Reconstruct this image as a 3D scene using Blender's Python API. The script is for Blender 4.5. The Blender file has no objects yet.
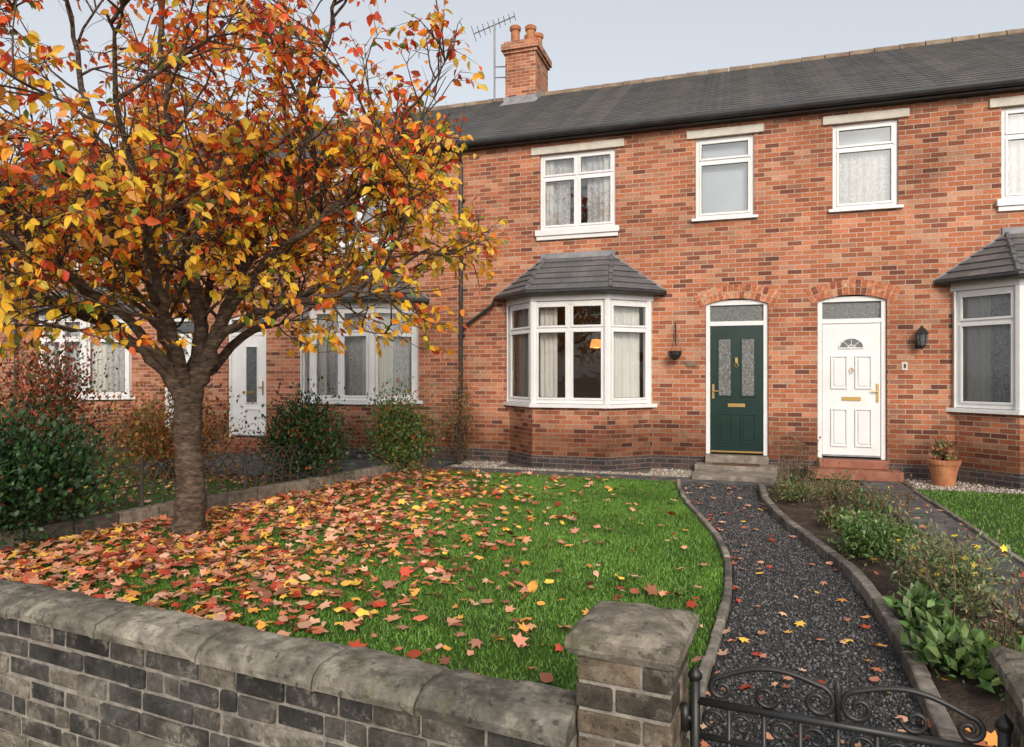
import bpy, math, random
import numpy as np
from mathutils import Vector, Matrix, noise
random.seed(7); rng=np.random.default_rng(7)
scene=bpy.context.scene
scene.view_settings.view_transform='Standard'
scene.view_settings.look='None'
scene.view_settings.exposure=0
COL=scene.collection

# ------------------------------------------------------------ materials
def M(name,rough=.6,spec=.4,color=(.5,.5,.5)):
    m=bpy.data.materials.new(name); m.use_nodes=True
    nt=m.node_tree; b=nt.nodes['Principled BSDF']
    b.inputs['Roughness'].default_value=rough
    b.inputs['Specular IOR Level'].default_value=spec
    b.inputs['Base Color'].default_value=(*color,1)
    return m,nt,b
def N(nt,t,**k):
    n=nt.nodes.new(t)
    for a,v in k.items(): setattr(n,a,v)
    return n
def L(nt,a,b): nt.links.new(a,b)
def ramp(nt,fac,stops):
    r=N(nt,'ShaderNodeValToRGB'); e=r.color_ramp.elements
    while len(e)<len(stops): e.new(.5)
    for i,(p,c) in enumerate(stops):
        e[i].position=p; e[i].color=(*c,1) if len(c)==3 else c
    L(nt,fac,r.inputs[0]); return r.outputs[0]
def g(v): return (v,v,v)
def noi(nt,scale,detail=4,coord='Object',rough=.55,vec=None):
    n=N(nt,'ShaderNodeTexNoise'); n.inputs['Scale'].default_value=scale
    n.inputs['Detail'].default_value=detail; n.inputs['Roughness'].default_value=rough
    if vec is None:
        tc=N(nt,'ShaderNodeTexCoord'); vec=tc.outputs[coord]
    L(nt,vec,n.inputs['Vector']); return n.outputs['Fac']
def bump(nt,b,h,strength=.3,dist=.01,prev=None):
    n=N(nt,'ShaderNodeBump'); n.inputs['Strength'].default_value=strength; n.inputs['Distance'].default_value=dist
    L(nt,h,n.inputs['Height'])
    if prev: L(nt,prev,n.inputs['Normal'])
    L(nt,n.outputs[0],b.inputs['Normal']); return n.outputs[0]
def mix(nt,mode,fac,a,b):
    n=N(nt,'ShaderNodeMix',data_type='RGBA',blend_type=mode)
    if isinstance(fac,(int,float)): n.inputs[0].default_value=fac
    else: L(nt,fac,n.inputs[0])
    for s,i in ((a,6),(b,7)):
        if isinstance(s,tuple): n.inputs[i].default_value=(*s,1)
        else: L(nt,s,n.inputs[i])
    return n.outputs[2]
def math_(nt,op,a,b=0.0):
    n=N(nt,'ShaderNodeMath',operation=op)
    for s,i in ((a,0),(b,1)):
        if isinstance(s,(int,float)): n.inputs[i].default_value=s
        else: L(nt,s,n.inputs[i])
    return n.outputs[0]
def noisemat(name,stops,scale=8,rough=.7,bs=.3,bd=.01,bscale=None,coord='Object',spec=.3,detail=4):
    m,nt,b=M(name,rough,spec)
    f=noi(nt,scale,detail,coord); L(nt,ramp(nt,f,stops),b.inputs['Base Color'])
    if bs: bump(nt,b,noi(nt,bscale or scale*4,3,coord),bs,bd)
    return m
def brickmat(name,palette,mortar,bw=.225,bh=.075,ms=.006,rough=.85,bs=.6,stain=.45,spec=.2,bd=.006,stainscale=.7,damp=False):
    m,nt,b=M(name,rough,spec)
    tc=N(nt,'ShaderNodeTexCoord'); uv=tc.outputs['UV']
    br=N(nt,'ShaderNodeTexBrick'); L(nt,uv,br.inputs['Vector'])
    br.inputs['Scale'].default_value=1; br.inputs['Brick Width'].default_value=bw
    br.inputs['Row Height'].default_value=bh; br.inputs['Mortar Size'].default_value=ms; br.inputs['Mortar Smooth'].default_value=.2
    sx=N(nt,'ShaderNodeSeparateXYZ'); L(nt,uv,sx.inputs[0])
    row=math_(nt,'FLOOR',math_(nt,'DIVIDE',sx.outputs[1],bh))
    par=math_(nt,'SUBTRACT',1.0,math_(nt,'FLOORED_MODULO',row,2.0))
    col=math_(nt,'FLOOR',math_(nt,'ADD',math_(nt,'DIVIDE',sx.outputs[0],bw),math_(nt,'MULTIPLY',par,.5)))
    cx=N(nt,'ShaderNodeCombineXYZ'); L(nt,col,cx.inputs[0]); L(nt,row,cx.inputs[1])
    wn=N(nt,'ShaderNodeTexWhiteNoise',noise_dimensions='2D'); L(nt,cx.outputs[0],wn.inputs['Vector'])
    pal=ramp(nt,wn.outputs['Value'],[(i/(len(palette)-1)*.96+.02,c) for i,c in enumerate(palette)])
    fine=noi(nt,38,3,vec=uv)
    pal=mix(nt,'MULTIPLY',.65,pal,ramp(nt,fine,[(.25,g(.5)),(.75,g(1.4))]))
    mo=mix(nt,'MIX',br.outputs['Fac'],pal,mortar)
    big=noi(nt,stainscale,5,'Object',.68)
    c=mix(nt,'MULTIPLY',stain,mo,ramp(nt,big,[(.3,g(.45)),(.5,g(.95)),(.7,g(1.3))]))
    if damp:
        so=N(nt,'ShaderNodeSeparateXYZ'); L(nt,tc.outputs['Object'],so.inputs[0])
        h=math_(nt,'ADD',so.outputs[2],math_(nt,'MULTIPLY',noi(nt,1.6,4),-.9))
        c=mix(nt,'MULTIPLY',1.0,c,ramp(nt,h,[(.0,(.42,.40,.38)),(.55,(.95,.95,.95)),(1,g(1))]))
    L(nt,c,b.inputs['Base Color'])
    h=math_(nt,'SUBTRACT',1.0,br.outputs['Fac'])
    bump(nt,b,math_(nt,'ADD',h,math_(nt,'MULTIPLY',fine,.5)),bs,bd)
    return m
BP=[(.15,.055,.038),(.37,.118,.058),(.48,.17,.085),(.29,.09,.048),(.55,.23,.13),(.42,.14,.068),(.21,.072,.044),(.50,.26,.16),(.38,.125,.062)]
mBrick=brickmat('house_brick',BP,(.44,.35,.27),bw=.215,bh=.073,ms=.0065,damp=True,stain=.7)
mPlinth=brickmat('plinth_brick',[(.03,.028,.03),(.06,.05,.05),(.10,.06,.05),(.045,.04,.045)],(.16,.13,.11))
mSlate=brickmat('slate',[(.10,.102,.11),(.125,.123,.127),(.11,.11,.118),(.15,.138,.13),(.105,.107,.102),(.125,.12,.117)],(.06,.06,.06),bw=.26,bh=.191368,ms=.003,rough=.62,stain=.5,spec=.35,bs=.3,stainscale=2.3)
mWhite=noisemat('white_upvc',[(.3,g(.66)),(.7,g(.75))],3,.35,0,spec=.5)
mCream=noisemat('cream_render',[(.3,(.47,.43,.37)),(.7,(.64,.61,.54))],4,.7,.2)
mBlack=noisemat('black_painted_metal',[(.3,g(.01)),(.7,g(.025))],9,.45,.1,.002,spec=.5)
mGutter=noisemat('black_gutter',[(.3,g(.015)),(.7,g(.035))],6,.4,0,spec=.5)
mRidge=noisemat('ridge_clay',[(.3,(.13,.09,.065)),(.5,(.22,.16,.115)),(.7,(.3,.24,.18))],3,.85,.4,.01)
mLead=noisemat('lead',[(.3,(.16,.16,.17)),(.7,(.30,.30,.32))],6,.55,.2)
mHip=noisemat('hip_tile',[(.3,(.07,.07,.075)),(.7,(.15,.15,.155))],6,.6,.2)
mTerra=noisemat('terracotta',[(.3,(.30,.11,.055)),(.7,(.48,.21,.10))],7,.8,.2)
mGreenDoor=noisemat('green_paint',[(.3,(.002,.018,.014)),(.7,(.003,.027,.021))],4,.3,.03,.002,spec=.5)
mGold=M('brass',.35,.5,(.5,.33,.12))[0]; mGold.node_tree.nodes['Principled BSDF'].inputs['Metallic'].default_value=.9
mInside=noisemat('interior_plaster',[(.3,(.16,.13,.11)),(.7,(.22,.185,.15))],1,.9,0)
mStep=noisemat('step_stone',[(.3,(.12,.10,.085)),(.5,(.21,.18,.15)),(.7,(.31,.275,.235))],7,.85,.4)
mRedStep=noisemat('red_tile_step',[(.3,(.20,.07,.045)),(.7,(.33,.14,.09))],7,.7,.3)
mMat=noisemat('coir_mat',[(.3,(.07,.04,.025)),(.7,(.18,.10,.06))],60,.95,.8,.02)
def glassmat(name,base=.2,tint=(.95,.96,.96),rough=.0,wav=True):
    m=bpy.data.materials.new(name); m.use_nodes=True; nt=m.node_tree; nt.nodes.clear()
    o=N(nt,'ShaderNodeOutputMaterial'); mx=N(nt,'ShaderNodeMixShader'); t=N(nt,'ShaderNodeBsdfTransparent'); gl=N(nt,'ShaderNodeBsdfGlossy')
    t.inputs[0].default_value=(*tint,1); gl.inputs['Roughness'].default_value=rough
    fr=N(nt,'ShaderNodeFresnel'); fr.inputs[0].default_value=1.5
    a=math_(nt,'ADD',fr.outputs[0],base); L(nt,a,mx.inputs[0]); L(nt,t.outputs[0],mx.inputs[1]); L(nt,gl.outputs[0],mx.inputs[2]); L(nt,mx.outputs[0],o.inputs[0])
    if wav:
        bp=N(nt,'ShaderNodeBump'); bp.inputs['Strength'].default_value=.12; bp.inputs['Distance'].default_value=.02
        L(nt,noi(nt,2.5,2),bp.inputs['Height']); L(nt,bp.outputs[0],gl.inputs['Normal'])
    return m
mGlass=glassmat('window_glass',.05)
mGlassUp=glassmat('upper_window_glass',.12)
mGlassDk=noisemat('obscure_glass',[(.3,(.03,.035,.035)),(.7,(.12,.13,.125))],25,.15,.6,.01,spec=.8)
mDoorGlass=noisemat('leaded_door_glass',[(.3,(.04,.04,.04)),(.5,(.10,.105,.105)),(.7,(.22,.22,.21))],34,.2,.8,.01,spec=.8)
def lacemat(name):
    m,nt,b=M(name,.9,.1); tc=N(nt,'ShaderNodeTexCoord')
    v=N(nt,'ShaderNodeTexVoronoi'); v.inputs['Scale'].default_value=11; L(nt,tc.outputs['UV'],v.inputs['Vector'])
    v2=N(nt,'ShaderNodeTexVoronoi'); v2.inputs['Scale'].default_value=34; L(nt,tc.outputs['UV'],v2.inputs['Vector'])
    h=math_(nt,'ADD',v.outputs['Distance'],math_(nt,'MULTIPLY',v2.outputs['Distance'],.45))
    L(nt,ramp(nt,h,[(.25,(.74,.74,.72)),(.48,(.52,.53,.53)),(.62,(.33,.34,.35)),(.8,(.56,.57,.57))]),b.inputs['Base Color']); return m
mNet=lacemat('lace_net_curtain')
mDrape=noisemat('white_drape',[(.3,(.66,.65,.62)),(.7,(.74,.73,.70))],2,.9,0)
mBlind=noisemat('pale_blue_blind',[(.3,(.42,.49,.54)),(.7,(.50,.56,.60))],2,.9,0)

def attrmat(name,trans=.0,rough=.6,spec=.3,nscale=0,bs=0,bd=.005,lich=0,moss=0):
    m,nt,b=M(name,rough,spec)
    a=N(nt,'ShaderNodeAttribute',attribute_name='col'); c=a.outputs['Color']
    if nscale:
        f=noi(nt,nscale,5,rough=.68); c=mix(nt,'MULTIPLY',.85,c,ramp(nt,f,[(.3,g(.4)),(.5,g(.95)),(.7,g(1.65))]))
        if lich:
            l=noi(nt,nscale*.5,5,rough=.75); c=mix(nt,'MIX',ramp(nt,l,[(.54,g(0)),(.62,g(lich))]),c,(.34,.32,.265))
            l2=noi(nt,nscale*2.2,3); c=mix(nt,'MIX',ramp(nt,l2,[(.60,g(0)),(.67,g(.65))]),c,(.04,.038,.034))
            l3=noi(nt,nscale*.28,3); c=mix(nt,'MULTIPLY',1,c,ramp(nt,l3,[(.35,(.6,.6,.56)),(.6,(1.1,1.08,1.03))]))
        if moss:
            l4=noi(nt,nscale*.75,5,rough=.7); c=mix(nt,'MIX',ramp(nt,l4,[(.55,g(0)),(.64,g(moss))]),c,(.075,.085,.03))
        if bs: bump(nt,b,noi(nt,nscale*2.5,5,rough=.75),bs,bd)
    L(nt,c,b.inputs['Base Color'])
    if trans:
        t=N(nt,'ShaderNodeBsdfTranslucent'); L(nt,c,t.inputs[0]); mx=N(nt,'ShaderNodeMixShader'); mx.inputs[0].default_value=trans
        L(nt,b.outputs[0],mx.inputs[1]); L(nt,t.outputs[0],mx.inputs[2]); L(nt,mx.outputs[0],nt.nodes['Material Output'].inputs[0])
    return m
mLeaf=attrmat('autumn_leaf',.42,.5,.3); mLitter=attrmat('fallen_leaf',0,.65,.25); mBlade=attrmat('grass_blade',0,.5,.3); mFol=attrmat('foliage',0,.45,.35)
mPeb=attrmat('pebble',0,.8,.25); mArch=attrmat('arch_brick',0,.85,.2,20,.4,.005)
mStone=attrmat('wall_stone',0,.9,.2,15,1.0,.016,.4); mCope=attrmat('coping_stone',0,.92,.15,12,1.0,.014,.6,.5)
mEdge=attrmat('edging_stone',0,.92,.15,12,.6,.008)
mBark,nt,b=M('cherry_bark',.85,.2)
tc=N(nt,'ShaderNodeTexCoord'); mp=N(nt,'ShaderNodeMapping'); mp.inputs['Scale'].default_value=(1,1,2.6); L(nt,tc.outputs['Object'],mp.inputs[0])
f=noi(nt,11,5,vec=mp.outputs[0],rough=.7); L(nt,ramp(nt,f,[(.3,(.028,.019,.014)),(.5,(.09,.062,.045)),(.68,(.19,.145,.105))]),b.inputs['Base Color']); bump(nt,b,f,1.0,.035)

# ------------------------------------------------------------ mesh builder
BOXF=[(0,3,2,1),(4,5,6,7),(0,1,5,4),(1,2,6,5),(2,3,7,6),(3,0,4,7)]
class MB:
    def __init__(s): s.v=[];s.f=[];s.m=[];s.c=[]
    def add(s,vs,fs,m=0,c=None):
        o=len(s.v); s.v+=[tuple(p) for p in vs]; s.f+=[tuple(i+o for i in f) for f in fs]; s.m+=[m]*len(fs); s.c+=[c or (.5,.5,.5)]*len(fs)
    def quad(s,a,b,c,d,m=0): s.add([a,b,c,d],[(0,1,2,3)],m)
    def box(s,x0,y0,z0,x1,y1,z1,m=0,c=None):
        if x0>x1:x0,x1=x1,x0
        if y0>y1:y0,y1=y1,y0
        s.add([(x0,y0,z0),(x1,y0,z0),(x1,y1,z0),(x0,y1,z0),(x0,y0,z1),(x1,y0,z1),(x1,y1,z1),(x0,y1,z1)],BOXF,m,c)
    def tbox(s,T,u0,u1,w0,w1,z0,z1,m=0,c=None):
        s.add([T(u0,w1,z0),T(u1,w1,z0),T(u1,w0,z0),T(u0,w0,z0),T(u0,w1,z1),T(u1,w1,z1),T(u1,w0,z1),T(u0,w0,z1)],BOXF,m,c)
    def prism(s,poly,z0,z1,m=0,c=None):
        n=len(poly); s.add([(x,y,z0) for x,y in poly]+[(x,y,z1) for x,y in poly],[tuple(range(n-1,-1,-1)),tuple(range(n,2*n))]+[(i,(i+1)%n,n+(i+1)%n,n+i) for i in range(n)],m,c)
    def tube(s,pts,rad,n=8,m=0,caps=True,c=None):
        pts=[Vector(p) for p in pts]; k=len(pts)
        if not hasattr(rad,'__len__'): rad=[rad]*k
        t=(pts[1]-pts[0]).normalized(); up=Vector((0,0,1)) if abs(t.z)<.9 else Vector((1,0,0))
        a=t.cross(up).normalized(); vs=[]
        for i,p in enumerate(pts):
            if i==0: t=(pts[1]-pts[0])
            elif i==k-1: t=(pts[-1]-pts[-2])
            else: t=(pts[i+1]-pts[i-1])
            if t.length<1e-9: t=Vector((0,0,1))
            t.normalize(); a=(a-t*a.dot(t))
            if a.length<1e-6: a=t.orthogonal()
            a.normalize(); bb=t.cross(a)
            for j in range(n):
                q=2*math.pi*j/n; vs.append(p+(a*math.cos(q)+bb*math.sin(q))*rad[i])
        fs=[(i*n+j,i*n+(j+1)%n,(i+1)*n+(j+1)%n,(i+1)*n+j) for i in range(k-1) for j in range(n)]
        if caps: fs+=[tuple(range(n-1,-1,-1)),tuple(range((k-1)*n,k*n))]
        s.add(vs,fs,m,c)
    def lathe(s,cx,cy,prof,n=20,m=0):
        k=len(prof); vs=[(cx+r*math.cos(2*math.pi*j/n),cy+r*math.sin(2*math.pi*j/n),z) for r,z in prof for j in range(n)]
        s.add(vs,[(i*n+j,i*n+(j+1)%n,(i+1)*n+(j+1)%n,(i+1)*n+j) for i in range(k-1) for j in range(n)]+[tuple(range(n-1,-1,-1)),tuple(range((k-1)*n,k*n))],m)
    def obj(s,name,mats,parent=None,smooth=False,bevel=0,origin=None,colors=False,ploc=None,seg=2):
        if not s.v: return None
        me=bpy.data.meshes.new(name)
        o0=Vector(origin) if origin else Vector((0,0,0))
        me.from_pydata([tuple(Vector(v)-o0) for v in s.v],[],s.f)
        for x in (mats if isinstance(mats,list) else [mats]): me.materials.append(x)
        me.polygons.foreach_set('material_index',s.m)
        if smooth: me.polygons.foreach_set('use_smooth',[True]*len(s.f))
        uv=me.uv_layers.new(name='UVMap'); dat=np.zeros((len(me.loops),2),dtype=np.float32)
        for p in me.polygons:
            n=p.normal
            if abs(n.z)>.985: t=Vector((1,0,0)); bb=Vector((0,1,0))
            else:
                t=Vector((-n.y,n.x,0)).normalized()
                if t.x+t.y*.3<0: t=-t
                bb=n.cross(t)
                if bb.z<0: bb=-bb
            for li in p.loop_indices:
                q=Vector(s.v[me.loops[li].vertex_index]); dat[li]=(q.dot(t)+50,q.dot(bb)+50)
        uv.data.foreach_set('uv',dat.ravel())
        if colors:
            at=me.attributes.new('col','FLOAT_COLOR','CORNER'); cc=np.ones((len(me.loops),4),dtype=np.float32)
            for p in me.polygons:
                for li in p.loop_indices: cc[li,:3]=s.c[p.index]
            at.data.foreach_set('color',cc.ravel())
        ob=bpy.data.objects.new(name,me); COL.objects.link(ob); ob.location=o0
        if parent:
            ob.parent=parent; ob.matrix_parent_inverse=Matrix.Translation(-parent.location)
        if bevel:
            bm=ob.modifiers.new('bevel','BEVEL'); bm.width=bevel; bm.segments=seg; bm.limit_method='ANGLE'
        return ob
def empty(name,loc):
    e=bpy.data.objects.new(name,None); e.location=loc; e.empty_display_size=.3; COL.objects.link(e); return e
def inst(name,tv,tf,C,A,B,Nn,S,col,mat,parent=None,curl=None,origin=None,smooth=False):
    tv=np.array(tv,dtype=np.float32); tf=np.array(tf,dtype=np.int32); n=len(C); k=len(tv)
    tz=tv[None,:,2]*(1 if curl is None else curl[:,None])
    S=np.broadcast_to(np.asarray(S,dtype=np.float32),(n,))
    V=C[:,None,:]+S[:,None,None]*(tv[None,:,0,None]*A[:,None,:]+tv[None,:,1,None]*B[:,None,:]+tz[:,:,None]*Nn[:,None,:])
    if origin is not None: V=V-np.array(origin)
    F=(tf[None]+(np.arange(n)*k)[:,None,None]).reshape(-1)
    fc=len(tf)*n; fs=tf.shape[1]
    me=bpy.data.meshes.new(name); me.vertices.add(n*k); me.vertices.foreach_set('co',V.astype(np.float32).ravel())
    me.loops.add(fc*fs); me.loops.foreach_set('vertex_index',F.astype(np.int32))
    me.polygons.add(fc); me.polygons.foreach_set('loop_start',np.arange(0,fc*fs,fs,dtype=np.int32))
    me.update(calc_edges=True)
    if smooth: me.polygons.foreach_set('use_smooth',[True]*fc)
    at=me.attributes.new('col','FLOAT_COLOR','POINT'); cc=np.ones((n,k,4),dtype=np.float32); cc[:,:,:3]=col[:,None,:]; at.data.foreach_set('color',cc.ravel())
    me.materials.append(mat); me.validate()
    ob=bpy.data.objects.new(name,me); COL.objects.link(ob)
    if origin is not None: ob.location=origin
    if parent:
        ob.parent=parent; ob.matrix_parent_inverse=Matrix.Translation(-parent.location)
    return ob
def unit(a): return a/np.maximum(np.linalg.norm(a,axis=1,keepdims=True),1e-9)
def frames(axis,nrm):
    B=unit(axis); A=unit(np.cross(B,nrm)); Nn=np.cross(A,B); return A,B,Nn

# ------------------------------------------------------------ camera / light
cam=bpy.data.cameras.new('camera'); co=bpy.data.objects.new('camera',cam); COL.objects.link(co); scene.camera=co
co.location=(0,-11.3,1.55); co.rotation_euler=(math.radians(90),0,math.radians(18.2)); cam.lens=24.0; cam.sensor_width=36; cam.clip_end=2000; cam.clip_start=.05
W=bpy.data.worlds.new('World'); scene.world=W; W.use_nodes=True; nt=W.node_tree
bg=nt.nodes['Background']; sk=N(nt,'ShaderNodeTexSky',sky_type='NISHITA'); sk.sun_disc=False
EL,RO=math.radians(30),math.radians(155)
sk.sun_elevation=EL; sk.sun_rotation=RO; sk.air_density=1.0; sk.dust_density=5; sk.ozone_density=1
hs=N(nt,'ShaderNodeHueSaturation'); hs.inputs['Saturation'].default_value=.38; hs.inputs['Value'].default_value=1.0; L(nt,sk.outputs[0],hs.inputs['Color'])
# overcast veil: lift the clear-sky radiance towards an even pale cloud layer
cl=mix(nt,'ADD',1.0,hs.outputs[0],(2.68,2.80,2.88)); L(nt,cl,bg.inputs[0]); bg.inputs[1].default_value=.13
sd=Vector((math.sin(RO)*math.cos(EL),math.cos(RO)*math.cos(EL),math.sin(EL)))
sl=bpy.data.lights.new('sun','SUN'); sl.energy=1.5; sl.angle=math.radians(11); sl.color=(1,.86,.68)
so=bpy.data.objects.new('sun',sl); COL.objects.link(so); so.rotation_euler=(-sd).to_track_quat('-Z','Y').to_euler(); so.location=(0,-20,20)

# ------------------------------------------------------------ windows
def window(F,G,T,Wd,z0,z1,cols,tz,fr=.055,m=.05,gm=0):
    F.tbox(T,0,fr,-.03,.03,z0,z1); F.tbox(T,Wd-fr,Wd,-.03,.03,z0,z1)
    F.tbox(T,fr,Wd-fr,-.03,.03,z0,z0+fr); F.tbox(T,fr,Wd-fr,-.03,.03,z1-fr,z1)
    cw=(Wd-2*fr-(cols-1)*m)/cols
    rows=[(z0+fr,z1-fr)] if not tz else [(z0+fr,tz-.022),(tz+.022,z1-fr)]
    for c in range(cols):
        u0=fr+c*(cw+m); u1=u0+cw
        if c: F.tbox(T,u0-m,u0,-.03,.028,z0+fr,z1-fr)
        if tz: F.tbox(T,u0,u1,-.03,.026,tz-.022,tz+.022)
        for a,b_ in rows:
            s=.034
            F.tbox(T,u0,u0+s,-.02,.042,a,b_); F.tbox(T,u1-s,u1,-.02,.042,a,b_)
            F.tbox(T,u0+s,u1-s,-.02,.042,a,a+s); F.tbox(T,u0+s,u1-s,-.02,.042,b_-s,b_)
            F.tbox(T,u0+s,u1-s,.008,.016,a+s,a+s+.006,1); F.tbox(T,u0+s,u1-s,.008,.016,b_-s-.006,b_-s,1)
            F.tbox(T,u0+s,u0+s+.006,.008,.016,a+s+.006,b_-s-.006,1); F.tbox(T,u1-s-.006,u1-s,.008,.016,a+s+.006,b_-s-.006,1)
            G.quad(T(u0+s,.012,a+s),T(u1-s,.012,a+s),T(u1-s,.012,b_-s),T(u0+s,.012,b_-s),gm)
def curtain(mb,T,u0,u1,z0,z1,w=-.14,amp=.02,wl=.09,m=0):
    n=max(8,int((u1-u0)/.015)); ph=random.random()*6; vs=[]
    for i in range(n+1):
        u=u0+(u1-u0)*i/n; a=amp*(math.sin(u/wl*6.28+ph)+.5*math.sin(u/wl*2.9+ph*2))
        vs+=[T(u,w+a*.6,z1),T(u,w+a,z0)]
    mb.add(vs,[(2*i,2*i+1,2*i+3,2*i+2) for i in range(n)],m)
def slates(mb,bl,br,tr,tl,n,m=0,lift=.016):
    bl,br,tr,tl=map(Vector,(bl,br,tr,tl)); nn=(br-bl).cross((tl+tr)/2-bl).normalized()
    if nn.z<0: nn=-nn
    for i in range(n):
        a,b_=i/n,(i+1)/n
        p0=bl.lerp(tl,a);p1=br.lerp(tr,a);p2=br.lerp(tr,b_);p3=bl.lerp(tl,b_)
        mb.quad(p0+nn*lift,p1+nn*lift,p2+nn*.002,p3+nn*.002,m); mb.quad(p0,p1,p1+nn*lift,p0+nn*lift,m)
def baypoly(cx,o,yo=0.0): return [(cx-1.23-o*1.41,yo),(cx-.62-o*.414,-.6-o),(cx+.62+o*.414,-.6-o),(cx+1.23+o*1.41,yo)]
HW=5.47; RY,RZ=4.0,8.0
def door_green(x0,E):
    D=MB(); T=lambda u,w,z:(x0+u,.1-w,z)
    D.tbox(T,-.395,.395,0,.045,.30,2.30)
    def fr(u0,u1,z0,z1,t=.022,m=0,p=.058):
        D.tbox(T,u0,u0+t,.04,p,z0,z1,m);D.tbox(T,u1-t,u1,.04,p,z0,z1,m);D.tbox(T,u0+t,u1-t,.04,p,z0,z0+t,m);D.tbox(T,u0+t,u1-t,.04,p,z1-t,z1,m)
    for s in (-1,1):
        a,b_=sorted((s*.06,s*.29))
        fr(a,b_,1.18,2.12); D.tbox(T,a+.022,b_-.022,.04,.049,1.202,2.098,1)
        cx=(a+b_)/2; D.tube([T(cx,.051,1.21),T(cx,.051,2.09)],.003,4,3)
        for k in range(4):
            zc=1.33+k*.21; D.tube([T(cx,.051,zc-.1),T(cx-.07,.051,zc),T(cx,.051,zc+.1),T(cx+.07,.051,zc),T(cx,.051,zc-.1)],.003,4,3)
        fr(a,b_,.45,.92); D.tbox(T,a+.045,b_-.045,.04,.054,.495,.875)
    D.tbox(T,-.13,.13,.045,.055,1.02,1.075,2)
    D.tbox(T,-.02,.02,.045,.075,1.72,1.80,2); D.tube([T(0,.07,1.72),T(-.03,.075,1.68),T(0,.08,1.64),T(.03,.075,1.68),T(0,.07,1.72)],.006,6,2)
    D.tbox(T,-.37,-.335,.045,.055,1.15,1.38,2); D.tube([T(-.352,.055,1.27),T(-.352,.09,1.27),T(-.26,.09,1.27)],.009,8,2)
    D.tbox(T,-.395,.395,.045,.075,.30,.325,2)
    D.obj('front_door',[mGreenDoor,mDoorGlass,mGold,mLead],E,bevel=.004)
def door_white(x0,E,glazed=False):
    D=MB(); T=lambda u,w,z:(x0+u,.1-w,z)
    D.tbox(T,-.395,.395,0,.045,.30,2.30)
    def fr(u0,u1,z0,z1,t=.02,m=0,p=.066):
        D.tbox(T,u0,u0+t,.04,p,z0,z1,m);D.tbox(T,u1-t,u1,.04,p,z0,z1,m);D.tbox(T,u0+t,u1-t,.04,p,z0,z0+t,m);D.tbox(T,u0+t,u1-t,.04,p,z1-t,z1,m)
    if glazed:
        fr(-.06,.24,.95,2.1); D.tbox(T,-.04,.22,.04,.05,.97,2.08,1)
        fr(-.06,.24,.42,.85)
    else:
        n=14; pts=[(.17*math.cos(math.pi*i/n),1.93+.15*math.sin(math.pi*i/n)) for i in range(n+1)]
        D.add([T(u,.05,z) for u,z in pts],[tuple(range(n+1))],1)
        D.tube([T(u,.05,z) for u,z in pts]+[T(.17,.05,1.93)],.013,6,0)
        D.tube([T(-.17,.05,1.93),T(.17,.05,1.93)],.013,6,0)
        for a in (45,90,135): D.tube([T(0,.052,1.93),T(.16*math.cos(math.radians(a)),.052,1.93+.14*math.sin(math.radians(a)))],.006,5,0)
        D.tube([T(.05*math.cos(math.pi*i/8),.055,1.93+.05*math.sin(math.pi*i/8)) for i in range(9)],.008,5,0)
        for s in (-1,1):
            a,b_=sorted((s*.05,s*.28))
            fr(a,b_,1.32,1.82); D.tbox(T,a+.045,b_-.045,.04,.06,1.365,1.775)
            fr(a,b_,.45,1.02); D.tbox(T,a+.045,b_-.045,.04,.06,.495,.975)
        D.tube([T(0,.06,1.64),T(-.03,.07,1.60),T(0,.075,1.55),T(.03,.07,1.60),T(0,.06,1.64)],.007,6,2)
    D.tbox(T,-.13,.13,.045,.057,1.14,1.20,2)
    D.tbox(T,.335,.37,.045,.055,1.12,1.40,2); D.tube([T(.352,.055,1.28),T(.352,.09,1.28),T(.26,.09,1.28)],.01,8,2)
    D.tbox(T,-.395,.395,.045,.075,.30,.325,3)
    D.obj('front_door',[mWhite,mGlassDk,mGold,mLead],E,bevel=.004)

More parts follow.
